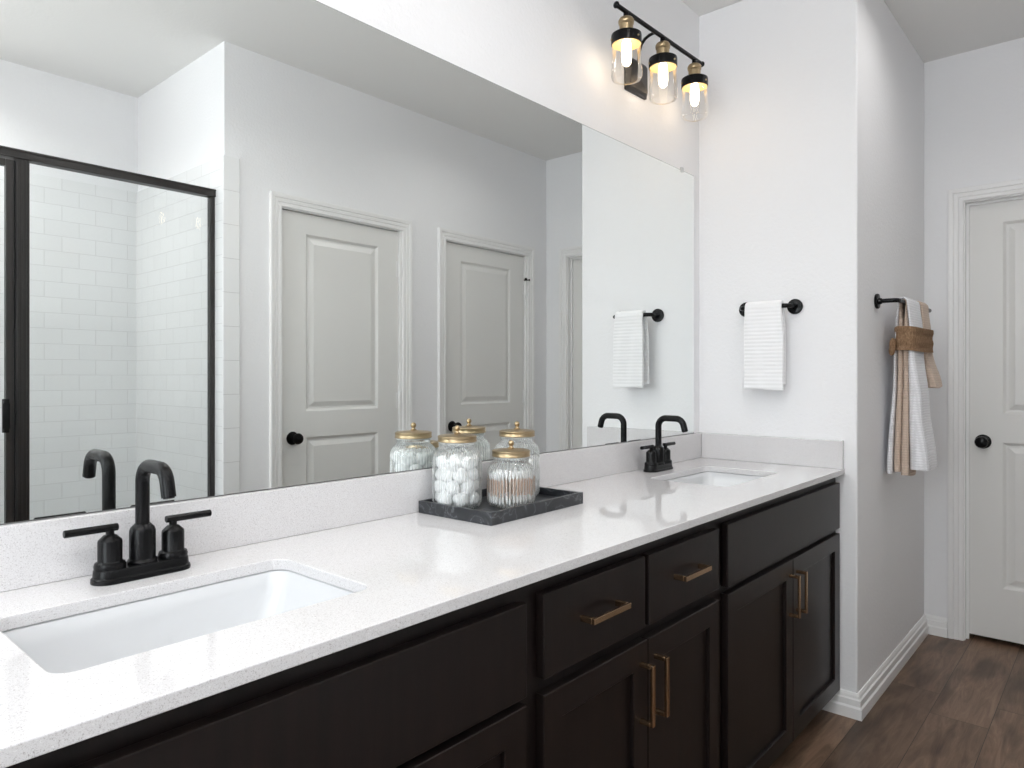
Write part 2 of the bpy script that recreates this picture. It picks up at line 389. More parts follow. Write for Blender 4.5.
# shower tiling, 10 mm thick
TT = 2.228
obj('wall_shower_back_tile', boxes((0.0, XS, YB, YB + 0.01, 0.02, TT)), M_tile_xz, **st)
obj('wall_shower_side_tile', boxes((XS - 0.01, XS, YB + 0.01, YO - 0.0002, 0.02, TT)), M_tile_yz, **st)
obj('wall_shower_left_tile', boxes((0.0, 0.01, YB + 0.01, YO, 0.02, TT)), M_tile_yz, **st)
bm = B(); z = TT
while z > 0.03:
    z0 = max(0.0, z - 0.1538 + 0.0016)
    loft(bm, [[(XS - 0.010 + a, y, zz) for a, y in ((0.0, YO), (0.0, YO + 0.0075), (0.002, YO + 0.0095), (0.076, YO + 0.0095), (0.0795, YO + 0.007), (0.0815, YO))] for zz in (z0, z)])
    z -= 0.1538
obj('trim_tile_edge', bm, M_tile, **st)
obj('trim_tile_grout', boxes((XS - 0.008, XS + 0.069, YO, YO + 0.0078, 0.0, TT - 0.002)), mat('tile_grout', (0.5, 0.5, 0.5), 0.9), **st)
obj('trim_shower_curb', boxes((0.01, XS - 0.01, YO - 0.13, YO, 0.0, 0.10)), M_tile, bevel=0.004, **st)

BB = [(0, 0), (0.020, 0), (0.020, 0.038), (0.0155, 0.045), (0.0145, 0.066), (0.010, 0.071), (0.008, 0.080), (0.004, 0.088), (0, 0.088)]
CW = 0.062; rv = 0.005
obj('baseboard_end', moulding(B(), [(XE, -0.468), (XE, YS), (XF, YS), (XF, FD[1] + rv + CW + 0.001)], BB, -1), M_trim, **st)
obj('baseboard_far', moulding(B(), [(XF, FD[0] - rv - CW - 0.001), (XF, YO), (D2[1] + rv + CW + 0.011, YO)], BB, -1), M_trim, **st)
obj('baseboard_opposite', moulding(B(), [(D2[0] - rv - CW - 0.001, YO), (D1[1] + rv + CW + 0.011, YO)], BB, -1), M_trim, **st)
obj('baseboard_corner', moulding(B(), [(D1[0] - rv - CW - 0.001, YO), (XS + 0.073, YO)], BB, -1), M_trim, **st)
obj('baseboard_left', moulding(B(), [(-0.12, YO), (XL, YO), (XL, 0), (-0.035, 0)], BB, -1), M_trim, **st)

CASE = [(0, 0), (0, 0.010), (0.004, 0.012), (0.016, 0.012), (0.019, 0.009), (0.022, 0.0125), (0.036, 0.0145), (0.039, 0.0115), (0.042, 0.016), (0.054, 0.018), (0.060, 0.018), (0.062, 0.015), (0.062, 0)]
RINGS = [(0, 0), (0.005, 0.004), (0.012, 0.010), (0.022, 0.010), (0.046, 0.002)]
def door_face(bm, w_, h_, panels, y):
    xs = [0, panels[0][0], panels[0][1], w_]
    def q(x0, x1, z0, z1): bm.faces.new([bm.verts.new(p) for p in ((x0, y, z0), (x1, y, z0), (x1, y, z1), (x0, y, z1))])
    q(0, xs[1], 0, h_); q(xs[2], w_, 0, h_)
    zz = [0]
    for p in panels: zz += [p[2], p[3]]
    zz.append(h_)
    for i in range(0, len(zz), 2): q(xs[1], xs[2], zz[i], zz[i + 1])
    for x0, x1, z0, z1 in panels:
        rings = [[(x0 + o, y + d, z0 + o), (x1 - o, y + d, z0 + o), (x1 - o, y + d, z1 - o), (x0 + o, y + d, z1 - o)] for o, d in RINGS]
        loft(bm, rings, cap0=False)
def make_door(idx, loc, rz, w_, recess, hinge, knob_left=True):
    """door in the x-z plane, face towards -y; origin at the left bottom of the opening on the wall face"""
    bm = B(); g = 0.003; sw = w_ - 2 * g; h_ = DH - 0.027; yf = recess
    door_face(bm, sw, h_, [(0.138, sw - 0.138, 0.235, 0.905), (0.138, sw - 0.138, 1.035, 1.918)], 0)
    t = 0.035
    for f in (((0, 0, 0), (0, t, 0), (0, t, h_), (0, 0, h_)), ((sw, 0, 0), (sw, 0, h_), (sw, t, h_), (sw, t, 0)), ((0, 0, h_), (0, t, h_), (sw, t, h_), (sw, 0, h_)),
              ((0, 0, 0), (sw, 0, 0), (sw, t, 0), (0, t, 0)), ((0, t, 0), (sw, t, 0), (sw, t, h_), (0, t, h_))):
        bm.faces.new([bm.verts.new(p) for p in f])
    bmesh.ops.remove_doubles(bm, verts=bm.verts, dist=1e-5)
    mtx = Matrix.Rotation(rz, 4, 'Z')
    dl = Vector(loc) + mtx @ Vector((g, yf, 0.024))
    d = obj('door_%d' % idx, bm, M_door, loc=dl, rz=rz, **st)
    kx = 0.062 if knob_left else sw - 0.062
    kb = B(); prof = [(0.0, 0.0), (0.032, 0.0), (0.033, 0.004), (0.029, 0.009), (0.013, 0.012), (0.011, 0.030), (0.018, 0.036), (0.026, 0.046), (0.0275, 0.054), (0.024, 0.063), (0.012, 0.069), (0, 0.070)]
    lathe(kb, prof, 28)
    bmesh.ops.rotate(kb, verts=kb.verts, matrix=Matrix.Rotation(PI / 2, 3, 'X'))
    obj('door_knob', kb, M_black, d, loc=(kx, -0.0, 0.930 - 0.024), smooth=40)
    if hinge:
        for hz in (0.28, 1.03, 1.77):
            hb = boxes((sw - 0.0005, sw + 0.006, -0.003, 0.0, hz, hz + 0.089), (sw + 0.003, sw + 0.022, -0.014 - yf + 0.0, -0.0125 - yf, hz, hz + 0.089))
            cyl(hb, (sw + 0.002, -0.008, hz), (sw + 0.002, -0.008, hz + 0.089), 0.0065, 14, 0.001)
            for k in range(3): cyl(hb, (sw + 0.002, -0.008, hz - 0.002 + k * 0.03), (sw + 0.002, -0.008, hz + 0.001 + k * 0.03), 0.0072, 12)
            obj('hinge', hb, M_trim, d, smooth=35)
    lp = boxes((-0.0025, -0.0004, 0.004, 0.03, 0.885, 0.945)); obj('latch_plate', lp, M_black, d)
    # frame: jamb, stop, casing
    jb = boxes((-j, 0, 0.0, T, 0, DH + j), (w_, w_ + j, 0.0, T, 0, DH + j), (0, w_, 0.0, T, DH, DH + j))
    sy = yf + t + 0.002 if yf < 0.02 else yf - 0.012
    box(jb, 0, 0.011, sy, sy + 0.011, 0, DH); box(jb, w_ - 0.011, w_, sy, sy + 0.011, 0, DH); box(jb, 0.011, w_ - 0.011, sy, sy + 0.011, DH - 0.011, DH)
    tr = obj('trim_%d' % idx, casing(B(), -rv - (0.010 if not hinge and recess < 0.03 else 0), w_ + rv, DH + rv, CASE), M_trim, loc=loc, rz=rz, **st)
    obj('jamb', jb, M_trim, tr)
    return d
# doors of the opposite wall face +y: rotate by 180 degrees, origin at the high-x side
d1 = make_door(1, (D1[1], YO, 0), PI, D1[1] - D1[0], 0.016, False, knob_left=False)
d2 = make_door(2, (D2[1], YO, 0), PI, D2[1] - D2[0], 0.016, False, knob_left=False)
# far wall door faces -x : local -y -> world -x, rz = -90 deg ; local x -> world -y
d3 = make_door(3, (XF, FD[1], 0), -PI / 2, FD[1] - FD[0], 0.045, False, knob_left=True)
for d in (d1, d2):       # hinges on the local x=0 side (high world x)
    for hz in (0.28, 1.03, 1.765):
        hb = boxes((0.0005, 0.014, -0.0015, -0.0002, hz, hz + 0.089))
        cyl(hb, (-0.002, -0.012, hz), (-0.002, -0.012, hz + 0.089), 0.0085, 14, 0.001)
        cyl(hb, (-0.002, -0.012, hz + 0.044), (-0.002, -0.012, hz + 0.046), 0.0092, 12)
        obj('hinge', hb, M_trim, d, smooth=35)
hs = B(); cyl(hs, (-0.002, -0.012, 1.857), (-0.002, -0.012, 1.866), 0.009, 16, 0.001)
cyl(hs, (-0.002, -0.012, 1.862), (0.030, -0.045, 1.862), 0.0035, 10); cyl(hs, (0.028, -0.043, 1.862), (0.034, -0.049, 1.862), 0.008, 14)
cyl(hs, (-0.002, -0.012, 1.862), (-0.024, -0.030, 1.862), 0.0035, 10); cyl(hs, (-0.022, -0.028, 1.862), (-0.027, -0.033, 1.862), 0.007, 14)
obj('door_stop', hs, M_black, d2, smooth=40)

# ------------------------------------------------------------------ cans of the added fill lamps
can0 = None
fill_can_labels = ['round white recessed ceiling downlight above the middle of the counter, out of frame', 'round white recessed ceiling downlight by the far door, out of frame', 'round white recessed ceiling downlight inside the tiled shower, out of frame']
for (cx_, cy_, pw), lb in zip(FILL_CANS, fill_can_labels):
    e = empty('ceiling_light', (cx_, cy_, CEIL), label=lb, cat='ceiling light')
    obj('trim_ring', lathe(B(), [(0.070, -0.004), (0.088, -0.005), (0.092, -0.001), (0.092, 0.0), (0.070, 0.0), (0.070, -0.004)], 32), M_trim, e, smooth=40)
    obj('lens', lathe(B(), [(0, -0.002), (0.070, -0.002), (0.070, -0.0005), (0, -0.0005)], 32), M_fill_lens, e)

# ------------------------------------------------------------------ vanity cabinets
YF = -0.535; YD = -0.555; GK = 0.1; CT = KZ - 0.02
def slab(x0, x1, z0, z1, m=M_wood, name='door', parent=None):
    return obj(name, boxes((x0, x1, YD, YF - 0.0005, z0, z1)), m, parent, bevel=0.0018)
def shaker(x0, x1, z0, z1, parent):
    bm = B(); f = 0.055
    rr = [(0, 0.0195), (0, 0.0015), (0.0015, 0), (f, 0), (f, 0.0), (f + 0.002, 0.002), (f + 0.002, 0.010)]
    loft(bm, [[(x0 + o, YD + d, z0 + o), (x1 - o, YD + d, z0 + o), (x1 - o, YD + d, z1 - o), (x0 + o, YD + d, z1 - o)] for o, d in rr])
    return obj('door', bm, M_wood, parent)
def pull(cx, cz, vertical, parent, L=0.130):
    h = L / 2; a = 0.0055; bm = B(); y0, y1 = YD - 0.033, YD - 0.026
    def bx(u0, u1, v0, v1, ya, yb):
        if vertical: box(bm, cx + v0, cx + v1, ya, yb, cz + u0, cz + u1)
        else: box(bm, cx + u0, cx + u1, ya, yb, cz + v0, cz + v1)
    bx(-h, h, -a, a, y0, y1); bx(-h, -h + 0.009, -a, a, y1, YD); bx(h - 0.009, h, -a, a, y1, YD)
    return obj('handle', bm, M_gold, parent, bevel=0.0008)
def cabinet(x0, x1, fronts, label):
    """fronts: list of ('slab'|'door', x0, x1, z0, z1, handle)"""
    e = empty('vanity_cabinet', (0, 0, 0), label=label, cat='cabinet')
    s = 0.016; KY = YF + 0.070
    xs_ = sorted({x0, x1})
    bm = boxes((x0, x0 + s, YF + 0.018, -0.001, GK, CT - 0.001), (x1 - s, x1, YF + 0.018, -0.001, GK, CT - 0.001), (x0, x0 + s, KY, -0.001, 0, GK), (x1 - s, x1, KY, -0.001, 0, GK), (x0 + s, x1 - s, YF + 0.018, -0.007, GK, GK + s),
               (x0 + s, x1 - s, -0.007, -0.001, GK, CT - 0.001))
    # notch of the toe kick is covered by a recessed board
    fl = min(f[1] for f in fronts); fr = max(f[2] for f in fronts)
    for a, b in ((x0, fl + 0.012), (fr - 0.012, x1)): box(bm, a, b, YF, YF + 0.018, 0.088, CT - 0.001)
    for a, b in ((0.832, CT - 0.001), (0.655, 0.702), (0.088, 0.118)): box(bm, fl + 0.012, fr - 0.012, YF, YF + 0.018, a, b)
    for m_ in sorted({f[2] for f in fronts if f[2] < fr - 0.01 and f[3] > 0.6}):
        box(bm, m_ - 0.012, m_ + 0.03, YF, YF + 0.018, 0.702, 0.832)
    obj('carcass', bm, M_wood, e)
    obj('toe_kick', boxes((x0 + s, x1 - s, YF + 0.070, YF + 0.082, 0, GK)), M_wood, e)
    for kind, a, b, c, d, hd in fronts:
        if kind == 'false': p = slab(a, b, c, d, name='false_front', parent=e)
        elif kind == 'drawer':
            p = slab(a, b, c, d, name='drawer', parent=e)
        else: p = shaker(a, b, c, d, e)
        if hd: pull(hd[0], hd[1], hd[2], p)
    return e
ZF = (0.676, 0.840); ZD = (0.090, 0.662); HZ = 0.556
cabinet(-0.030, 0.955, [('false', -0.012, 0.932, *ZF, None), ('door', -0.012, 0.4585, *ZD, (0.430, HZ, True)), ('door', 0.4615, 0.932, *ZD, (0.490, HZ, True))],
        'dark espresso wood sink cabinet nearest the viewer with wide plain front panel')
cabinet(0.955, 1.725, [('drawer', 0.979, 1.331, 0.690, 0.844, (1.155, 0.772, False)), ('drawer', 1.346, 1.698, 0.690, 0.844, (1.522, 0.772, False)),
                       ('door', 0.979, 1.3405, *ZD, (1.311, HZ, True)), ('door', 1.3435, 1.698, *ZD, (1.372, HZ, True))],
        'dark espresso wood middle cabinet with two handled drawers above two doors')
cabinet(1.725, 2.7225, [('false', 1.750, 2.705, 0.680, 0.846, None), ('door', 1.750, 2.226, *ZD, (2.197, HZ, True)), ('door', 2.229, 2.705, *ZD, (2.259, HZ, True))],
        'dark espresso wood sink cabinet against the end wall below the far sink')

# ------------------------------------------------------------------ countertop with two cut-outs
S1 = (0.252, 0.698, -0.430, -0.152); S2 = (2.035, 2.465, -0.425, -0.150)
YC = -0.5675
def countertop():
    bm = B(); edges = []
    def ring(pts):
        vs = [bm.verts.new((x, y, KZ)) for x, y in pts]
        return [bm.edges.new((vs[i], vs[(i + 1) % len(vs)])) for i in range(len(vs))]
    edges += ring([(-0.04, YC), (2.7225, YC), (2.7225, 0.0055), (-0.04, 0.0055)])
    for s in (S1, S2): edges += ring(rrect(*s, 0.028, 8))
    bmesh.ops.triangle_fill(bm, use_beauty=True, use_dissolve=False, edges=edges)
    r = bmesh.ops.extrude_face_region(bm, geom=list(bm.faces))
    bmesh.ops.translate(bm, verts=[v for v in r['geom'] if isinstance(v, bmesh.types.BMVert)], vec=(0, 0, -0.0198))
    return bm
obj('countertop', countertop(), M_quartz, bevel=0.0018, label='long white speckled quartz countertop with two sink cut-outs', cat='countertop')
obj('backsplash', boxes((-0.04, 2.7225, -0.014, 0.0055, KZ + 0.0002, 0.9990)), M_quartz, bevel=0.0015, label='long low white quartz backsplash strip below the wall mirror', cat='backsplash')
obj('side_splash', boxes((2.7025, 2.7225, -0.5650, -0.0145, KZ + 0.0002, 0.9990)), M_quartz, bevel=0.0015, label='short white quartz splash strip on the end wall beside the far sink', cat='backsplash')

def make_sink(s, label, drain_y=0.0):
    x0, x1, y0, y1 = s; cx, cy = (x0 + x1) / 2, (y0 + y1) / 2
    e = empty('sink', (cx, cy, CT), label=label, cat='sink', group='undermount basins')
    hx, hy = (x1 - x0) / 2, (y1 - y0) / 2
    R = []
    def rg(dx, dy, r, z): R.append([(px, py, z) for px, py in rrect(-hx - dx, hx + dx, -hy - dy, hy + dy, r, 8)])
    rg(0.022, 0.022, 0.045, -0.0105); rg(0.022, 0.022, 0.045, -0.0008); rg(0.004, 0.004, 0.034, -0.0008); rg(0.001, 0.001, 0.033, -0.004)
    rg(-0.006, -0.002, 0.035, -0.03); rg(-0.030, -0.008, 0.045, -0.09); rg(-0.046, -0.016, 0.05, -0.118); rg(-0.062, -0.030, 0.05, -0.130); rg(-0.085, -0.055, 0.05, -0.134)
    rg(-0.17, -0.105, 0.025, -0.139)
    rg(-0.17, -0.105, 0.025, -0.149); rg(-0.055, -0.025, 0.05, -0.142); rg(-0.035, -0.006, 0.05, -0.12); rg(-0.012, 0.008, 0.045, -0.05); rg(0.008, 0.010, 0.04, -0.0105)
    bm = B(); n = len(R[0])
    rv_ = [[bm.verts.new(p) for p in r] for r in R]
    for a, b in zip(rv_, rv_[1:]):
        for i in range(n): bm.faces.new((a[i], a[(i + 1) % n], b[(i + 1) % n], b[i]))
    bm.faces.new(rv_[9]); bm.faces.new(rv_[10])
    a, b = rv_[-1], rv_[0]
    for i in range(n): bm.faces.new((a[i], a[(i + 1) % n], b[(i + 1) % n], b[i]))
    obj('basin', bm, M_porc, e, smooth=50)
    dr = lathe(B(), [(0, 0.0), (0.010, 0.0), (0.012, 0.003), (0.018, 0.003), (0.022, -0.0005), (0.031, -0.0005), (0.031, -0.002), (0, -0.002)], 28)
    obj('drain', dr, M_black, e, loc=(0, 0, -0.1365), smooth=40)
    return e
make_sink(S1, 'white rectangular undermount sink nearest the viewer below the large faucet')
make_sink(S2, 'white rectangular undermount sink near the end wall below the towel')

# ------------------------------------------------------------------ mirror
mir = obj('wall_mirror_glass', boxes((0.0, 2.664, -0.0001, 0.0002, 1.0012, 2.0588)), M_mirror, label='large frameless wall mirror above the backsplash', cat='mirror')
mir.name = 'wall_mounted_mirror'
obj('glass_edge', boxes((0.0, 2.6645, 0.0003, 0.0058, 1.0012, 2.0588)), M_edge, mir)
M_shadow_strip = mat('dark_mirror_seam', (0.10, 0.10, 0.10), 0.5)
obj('bottom_channel', boxes((0.0, 2.664, -0.0010, 0.0058, 0.9993, 1.0011)), M_shadow_strip, mir)  # dark strip standing in for the shadow line below the mirror
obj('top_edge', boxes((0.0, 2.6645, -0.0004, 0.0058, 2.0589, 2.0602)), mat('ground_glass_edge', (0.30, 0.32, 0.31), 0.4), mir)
for cx in (0.6, 2.56):
    cb = boxes((cx - 0.008, cx + 0.008, -0.0035, -0.0003, 2.052, 2.072), (cx - 0.008, cx + 0.008, -0.0003, 0.0058, 2.0610, 2.072))
    obj('mirror_clip', cb, M_seal_w, mir, bevel=0.001)

# ------------------------------------------------------------------ faucets
def arc_pts(c, r, a0, a1, n=8):
    return [(0, c[0] + r * math.cos(a0 + (a1 - a0) * i / n), c[1] + r * math.sin(a0 + (a1 - a0) * i / n)) for i in range(n + 1)]
def stadium(hl, r, z, n=14):
    pts = []
    for s, a0 in ((1, -PI / 2), (-1, PI / 2)):
        for i in range(n + 1):
            a = a0 + PI * i / n; pts.append((s * (hl - r) + r * math.cos(a), r * math.sin(a), z))
    return pts
def make_faucet(loc, label):
    e = empty('faucet', loc, label=label, cat='faucet', group='black two-handle faucets')
    obj('base_plate', loft(B(), [stadium(0.079, 0.0265, 0.0), stadium(0.0795, 0.027, 0.003), stadium(0.079, 0.0265, 0.007), stadium(0.0765, 0.0240, 0.009), stadium(0.0755, 0.0232, 0.020), stadium(0.074, 0.0215, 0.0225)]), M_black, e, smooth=35)
    col = lathe(B(), [(0, 0.0222), (0.0225, 0.0222), (0.0235, 0.026), (0.0215, 0.029), (0.0205, 0.030), (0.0205, 0.076), (0.0185, 0.082), (0.0125, 0.088), (0, 0.088)], 36)
    obj('spout_body', col, M_black, e, smooth=35)
    pts = [(0, 0, 0.086), (0, 0, 0.12), (0, 0, 0.152), (0, 0, 0.158)]
    pts += [(0, -(0.030 - 0.030 * math.cos(a)), 0.158 + 0.030 * math.sin(a)) for a in [PI / 2 * k / 9 for k in range(1, 10)]]
    pts += [(0, -0.045, 0.188), (0, -0.066, 0.188)]
    pts += [(0, -0.070 - 0.030 * math.sin(a), 0.158 + 0.030 * math.cos(a)) for a in [math.radians(74) * k / 8 for k in range(1, 9)]]
    last = Vector(pts[-1]); dd = Vector((0, -math.sin(math.radians(15)), -math.cos(math.radians(15))))
    pts.append(tuple(last + dd * 0.008)); tip = last + dd * 0.023
    pts.append(tuple(tip))
    sp = obj('spout', tube(B(), pts, 0.0112, 24), M_black, e, smooth=50)
    obj('aerator', tube(B(), [tip, tip + dd * 0.002], 0.0085, 20), M_black, e, smooth=50)
    lr = B(); cyl(lr, (0, 0.026, 0.02), (0, 0.026, 0.055), 0.0022, 10); cyl(lr, (0, 0.026, 0.055), (0, 0.026, 0.064), 0.0045, 14, 0.001)
    obj('lift_rod', lr, M_black, e, smooth=40)
    for s in (-1, 1):
        v = lathe(B(), [(0, 0.0222), (0.0235, 0.0222), (0.024, 0.027), (0.0225, 0.032), (0.019, 0.034), (0.0183, 0.035), (0.0183, 0.066), (0.0175, 0.069), (0.010, 0.0765), (0.0065, 0.078), (0.0065, 0.086), (0, 0.086)], 32, c=(s * 0.0508, 0, 0))
        vo = obj('valve', v, M_black, e, smooth=35)
        lv = B(); cyl(lv, (s * 0.0508 - s * 0.012, 0, 0.0885), (s * 0.0508 + s * 0.067, 0, 0.0885), 0.0062, 20, 0.0008)
        obj('lever', lv, M_black, vo, smooth=40)
    return e
f1 = make_faucet((0.4815, -0.077, KZ), 'black two-handle faucet nearest the viewer, behind the near sink')
f2 = copy_tree(f1); f2.location = (2.242, -0.073, KZ); f2['label'] = 'smaller-looking black two-handle faucet behind the far sink by the end wall'

# ------------------------------------------------------------------ tray and jars
TZ = KZ + 0.0003
def tray():
    bm = B(); x0, x1, y0, y1 = 1.153, 1.520, -0.258, -0.0165
    rr = [(0, 0), (0, 0.030), (0.010, 0.030), (0.011, 0.011)]
    loft(bm, [[(x0 + o, y0 + o, TZ + z), (x1 - o, y0 + o, TZ + z), (x1 - o, y1 - o, TZ + z), (x0 + o, y1 - o, TZ + z)] for o, z in rr]); return bm
tb_ = tray(); TCX, TCY = 1.3365, -0.140
bmesh.ops.translate(tb_, verts=tb_.verts, vec=(-TCX, -TCY, -TZ))
obj('tray', tb_, M_marble, loc=(TCX, TCY, TZ), rz=math.radians(1.3), bevel=0.0012, label='black veined marble tray on the countertop holding three jars', cat='tray')
JZ = TZ + 0.0112
def make_jar(loc, h, label, group=None):
    """h is the height of the shoulder start above the base"""
    e = empty('glass_jar', loc, label=label, cat='jar', group=group)
    NR = 46
    def mod(a, z):
        if z < 0.010 or z > h + 0.001: return 0
        k = min(1, (z - 0.010) / 0.008, (h + 0.001 - z) / 0.008); return 0.0009 * k * math.cos(NR * a)
    prof = [(0, 0.0), (0.048, 0.0), (0.055, 0.0025), (0.0595, 0.009), (0.0605, 0.014), (0.0607, 0.020), (0.0607, h * 0.5), (0.0607, h - 0.010), (0.0605, h - 0.002), (0.0597, h + 0.004), (0.0575, h + 0.010),
            (0.0535, h + 0.0155), (0.0490, h + 0.019), (0.0455, h + 0.022), (0.0440, h + 0.025), (0.0440, h + 0.031), (0.0455, h + 0.0335), (0.0455, h + 0.037)]
    bm = lathe(B(), prof, NR * 6, mod=mod)
    obj('jar_body', bm, M_jar, e, smooth=180)
    obj('glass_base', lathe(B(), [(0, 0.0006), (0.046, 0.0006), (0.052, 0.003), (0.050, 0.0075), (0, 0.0065)], 40), M_jarbase, e, smooth=60)
    z = h + 0.0375
    obj('gasket', lathe(B(), [(0.030, z - 0.002), (0.0462, z - 0.0025), (0.047, z), (0.030, z)], 40), M_seal_w, e, smooth=40)
    z += 0.0005
    lid = obj('lid', lathe(B(), [(0, z), (0.0475, z), (0.0490, z + 0.0015), (0.0490, z + 0.003), (0.0482, z + 0.004), (0.0482, z + 0.0115), (0.0488, z + 0.0125), (0.0485, z + 0.0145), (0.044, z + 0.0165), (0.020, z + 0.0185), (0.010, z + 0.0195), (0, z + 0.0195)], 56), M_brass, e, smooth=40)
    z += 0.0195
    kp = [(0, z - 0.001), (0.008, z - 0.001), (0.0085, z + 0.0015), (0.005, z + 0.004), (0.0042, z + 0.007)]
    kp += [(0.0075 * math.sin(a), z + 0.0135 - 0.0075 * math.cos(a)) for a in [0.5 + (PI - 0.5) * k / 8 for k in range(0, 9)]]
    obj('lid_knob', lathe(B(), kp, 24), M_brass, lid, smooth=60)
    return e
JA = (1.223, -0.083); JB = (1.329, -0.169); JC = (1.441, -0.092)
h1 = 0.126; h2 = 0.087
ja = make_jar((*JA, JZ), h1, 'tall ribbed glass jar full of cotton balls, left on the tray', 'brass lidded jars')
jc = copy_tree(ja); jc.location = (*JC, JZ); jc['label'] = 'tall ribbed glass jar at the back right of the tray, behind the swab jar'
jb = make_jar((*JB, JZ), h2, 'short ribbed glass jar full of cotton swabs, at the front of the tray', 'brass lidded jars')

def cotton_ball():
    bm = B(); bmesh.ops.create_icosphere(bm, subdivisions=3, radius=0.0190)
    from mathutils import noise as N
    for v in bm.verts:
        k = N.noise(v.co * 60) * 0.006 + N.noise(v.co * 160) * 0.003; v.co += v.co.normalized() * k
    return bm
ball0 = obj('cotton_ball', cotton_ball(), M_cotton, smooth=180); first = True
def fill_balls(c, z_top, grp, lab):
    global first
    lay = 0; z = JZ + 0.009 + 0.0175
    while z < z_top:
        n = 6; ph = lay * 0.52
        spots = [(0.0365 * math.cos(ph + 2 * PI * i / n), 0.0365 * math.sin(ph + 2 * PI * i / n), 0) for i in range(n)]
        spots.append((0, 0, 0.006))
        for x, y, dz in spots:
            o = ball0 if first else ball0.copy()
            if not first: C.objects.link(o)
            first = False
            o.location = (c[0] + x + random.uniform(-.0012, .0012), c[1] + y + random.uniform(-.0012, .0012), z + dz + random.uniform(-.002, .002))
            o.rotation_euler = [random.uniform(0, 6) for _ in range(3)]
            s = random.uniform(0.92, 1.0); o.scale = (s, s, s)
            o['label'] = lab; o['category'] = 'cotton ball'; o['group'] = grp
        lay += 1; z += 0.0285
fill_balls(JA, JZ + 0.120, 'cotton balls in the left jar', 'white fluffy cotton ball inside the tall jar left on the tray')
fill_balls(JC, JZ + 0.105, 'cotton balls in the back right jar', 'white fluffy cotton ball inside the tall jar at the back right of the tray')

def swab():
    bm = B()
    tube(bm, [(0, 0, -0.034), (0, 0, 0.034)], 0.00125, 8)
    nf = len(bm.faces)
    for s in (-1, 1):
        tube(bm, [(0, 0, s * z) for z in (0.0205, 0.023, 0.028, 0.034, 0.037, 0.038)], [0.0013, 0.0022, 0.0029, 0.0028, 0.002, 0.0008], 8)
    bm.faces.ensure_lookup_table()
    for i, f in enumerate(bm.faces): f.material_index = 0 if i < nf else 1
    return bm
sw0 = obj('cotton_swab', swab(), [M_stick, M_cotton], smooth=50); first = True
ringdef = [(0.0540, 38), (0.0465, 32), (0.0385, 22), (0.028, 14), (0.016, 8), (0.004, 2)]
for r, n in ringdef:
    for i in range(n):
        a = 2 * PI * (i + random.uniform(-.15, .15)) / n + r * 40
        o = sw0 if first else sw0.copy()
        if not first: C.objects.link(o)
        first = False
        tx = random.uniform(-0.05, 0.05)
        o.location = (JB[0] + r * math.cos(a), JB[1] + r * math.sin(a), JZ + 0.0465 + random.uniform(0, 0.010))
        o.rotation_euler = (tx * math.cos(a), tx * math.sin(a), a)
        o['label'] = 'white tipped beige cotton swab standing in the short glass jar'; o['category'] = 'cotton swab'; o['group'] = 'cotton swabs in the short jar'

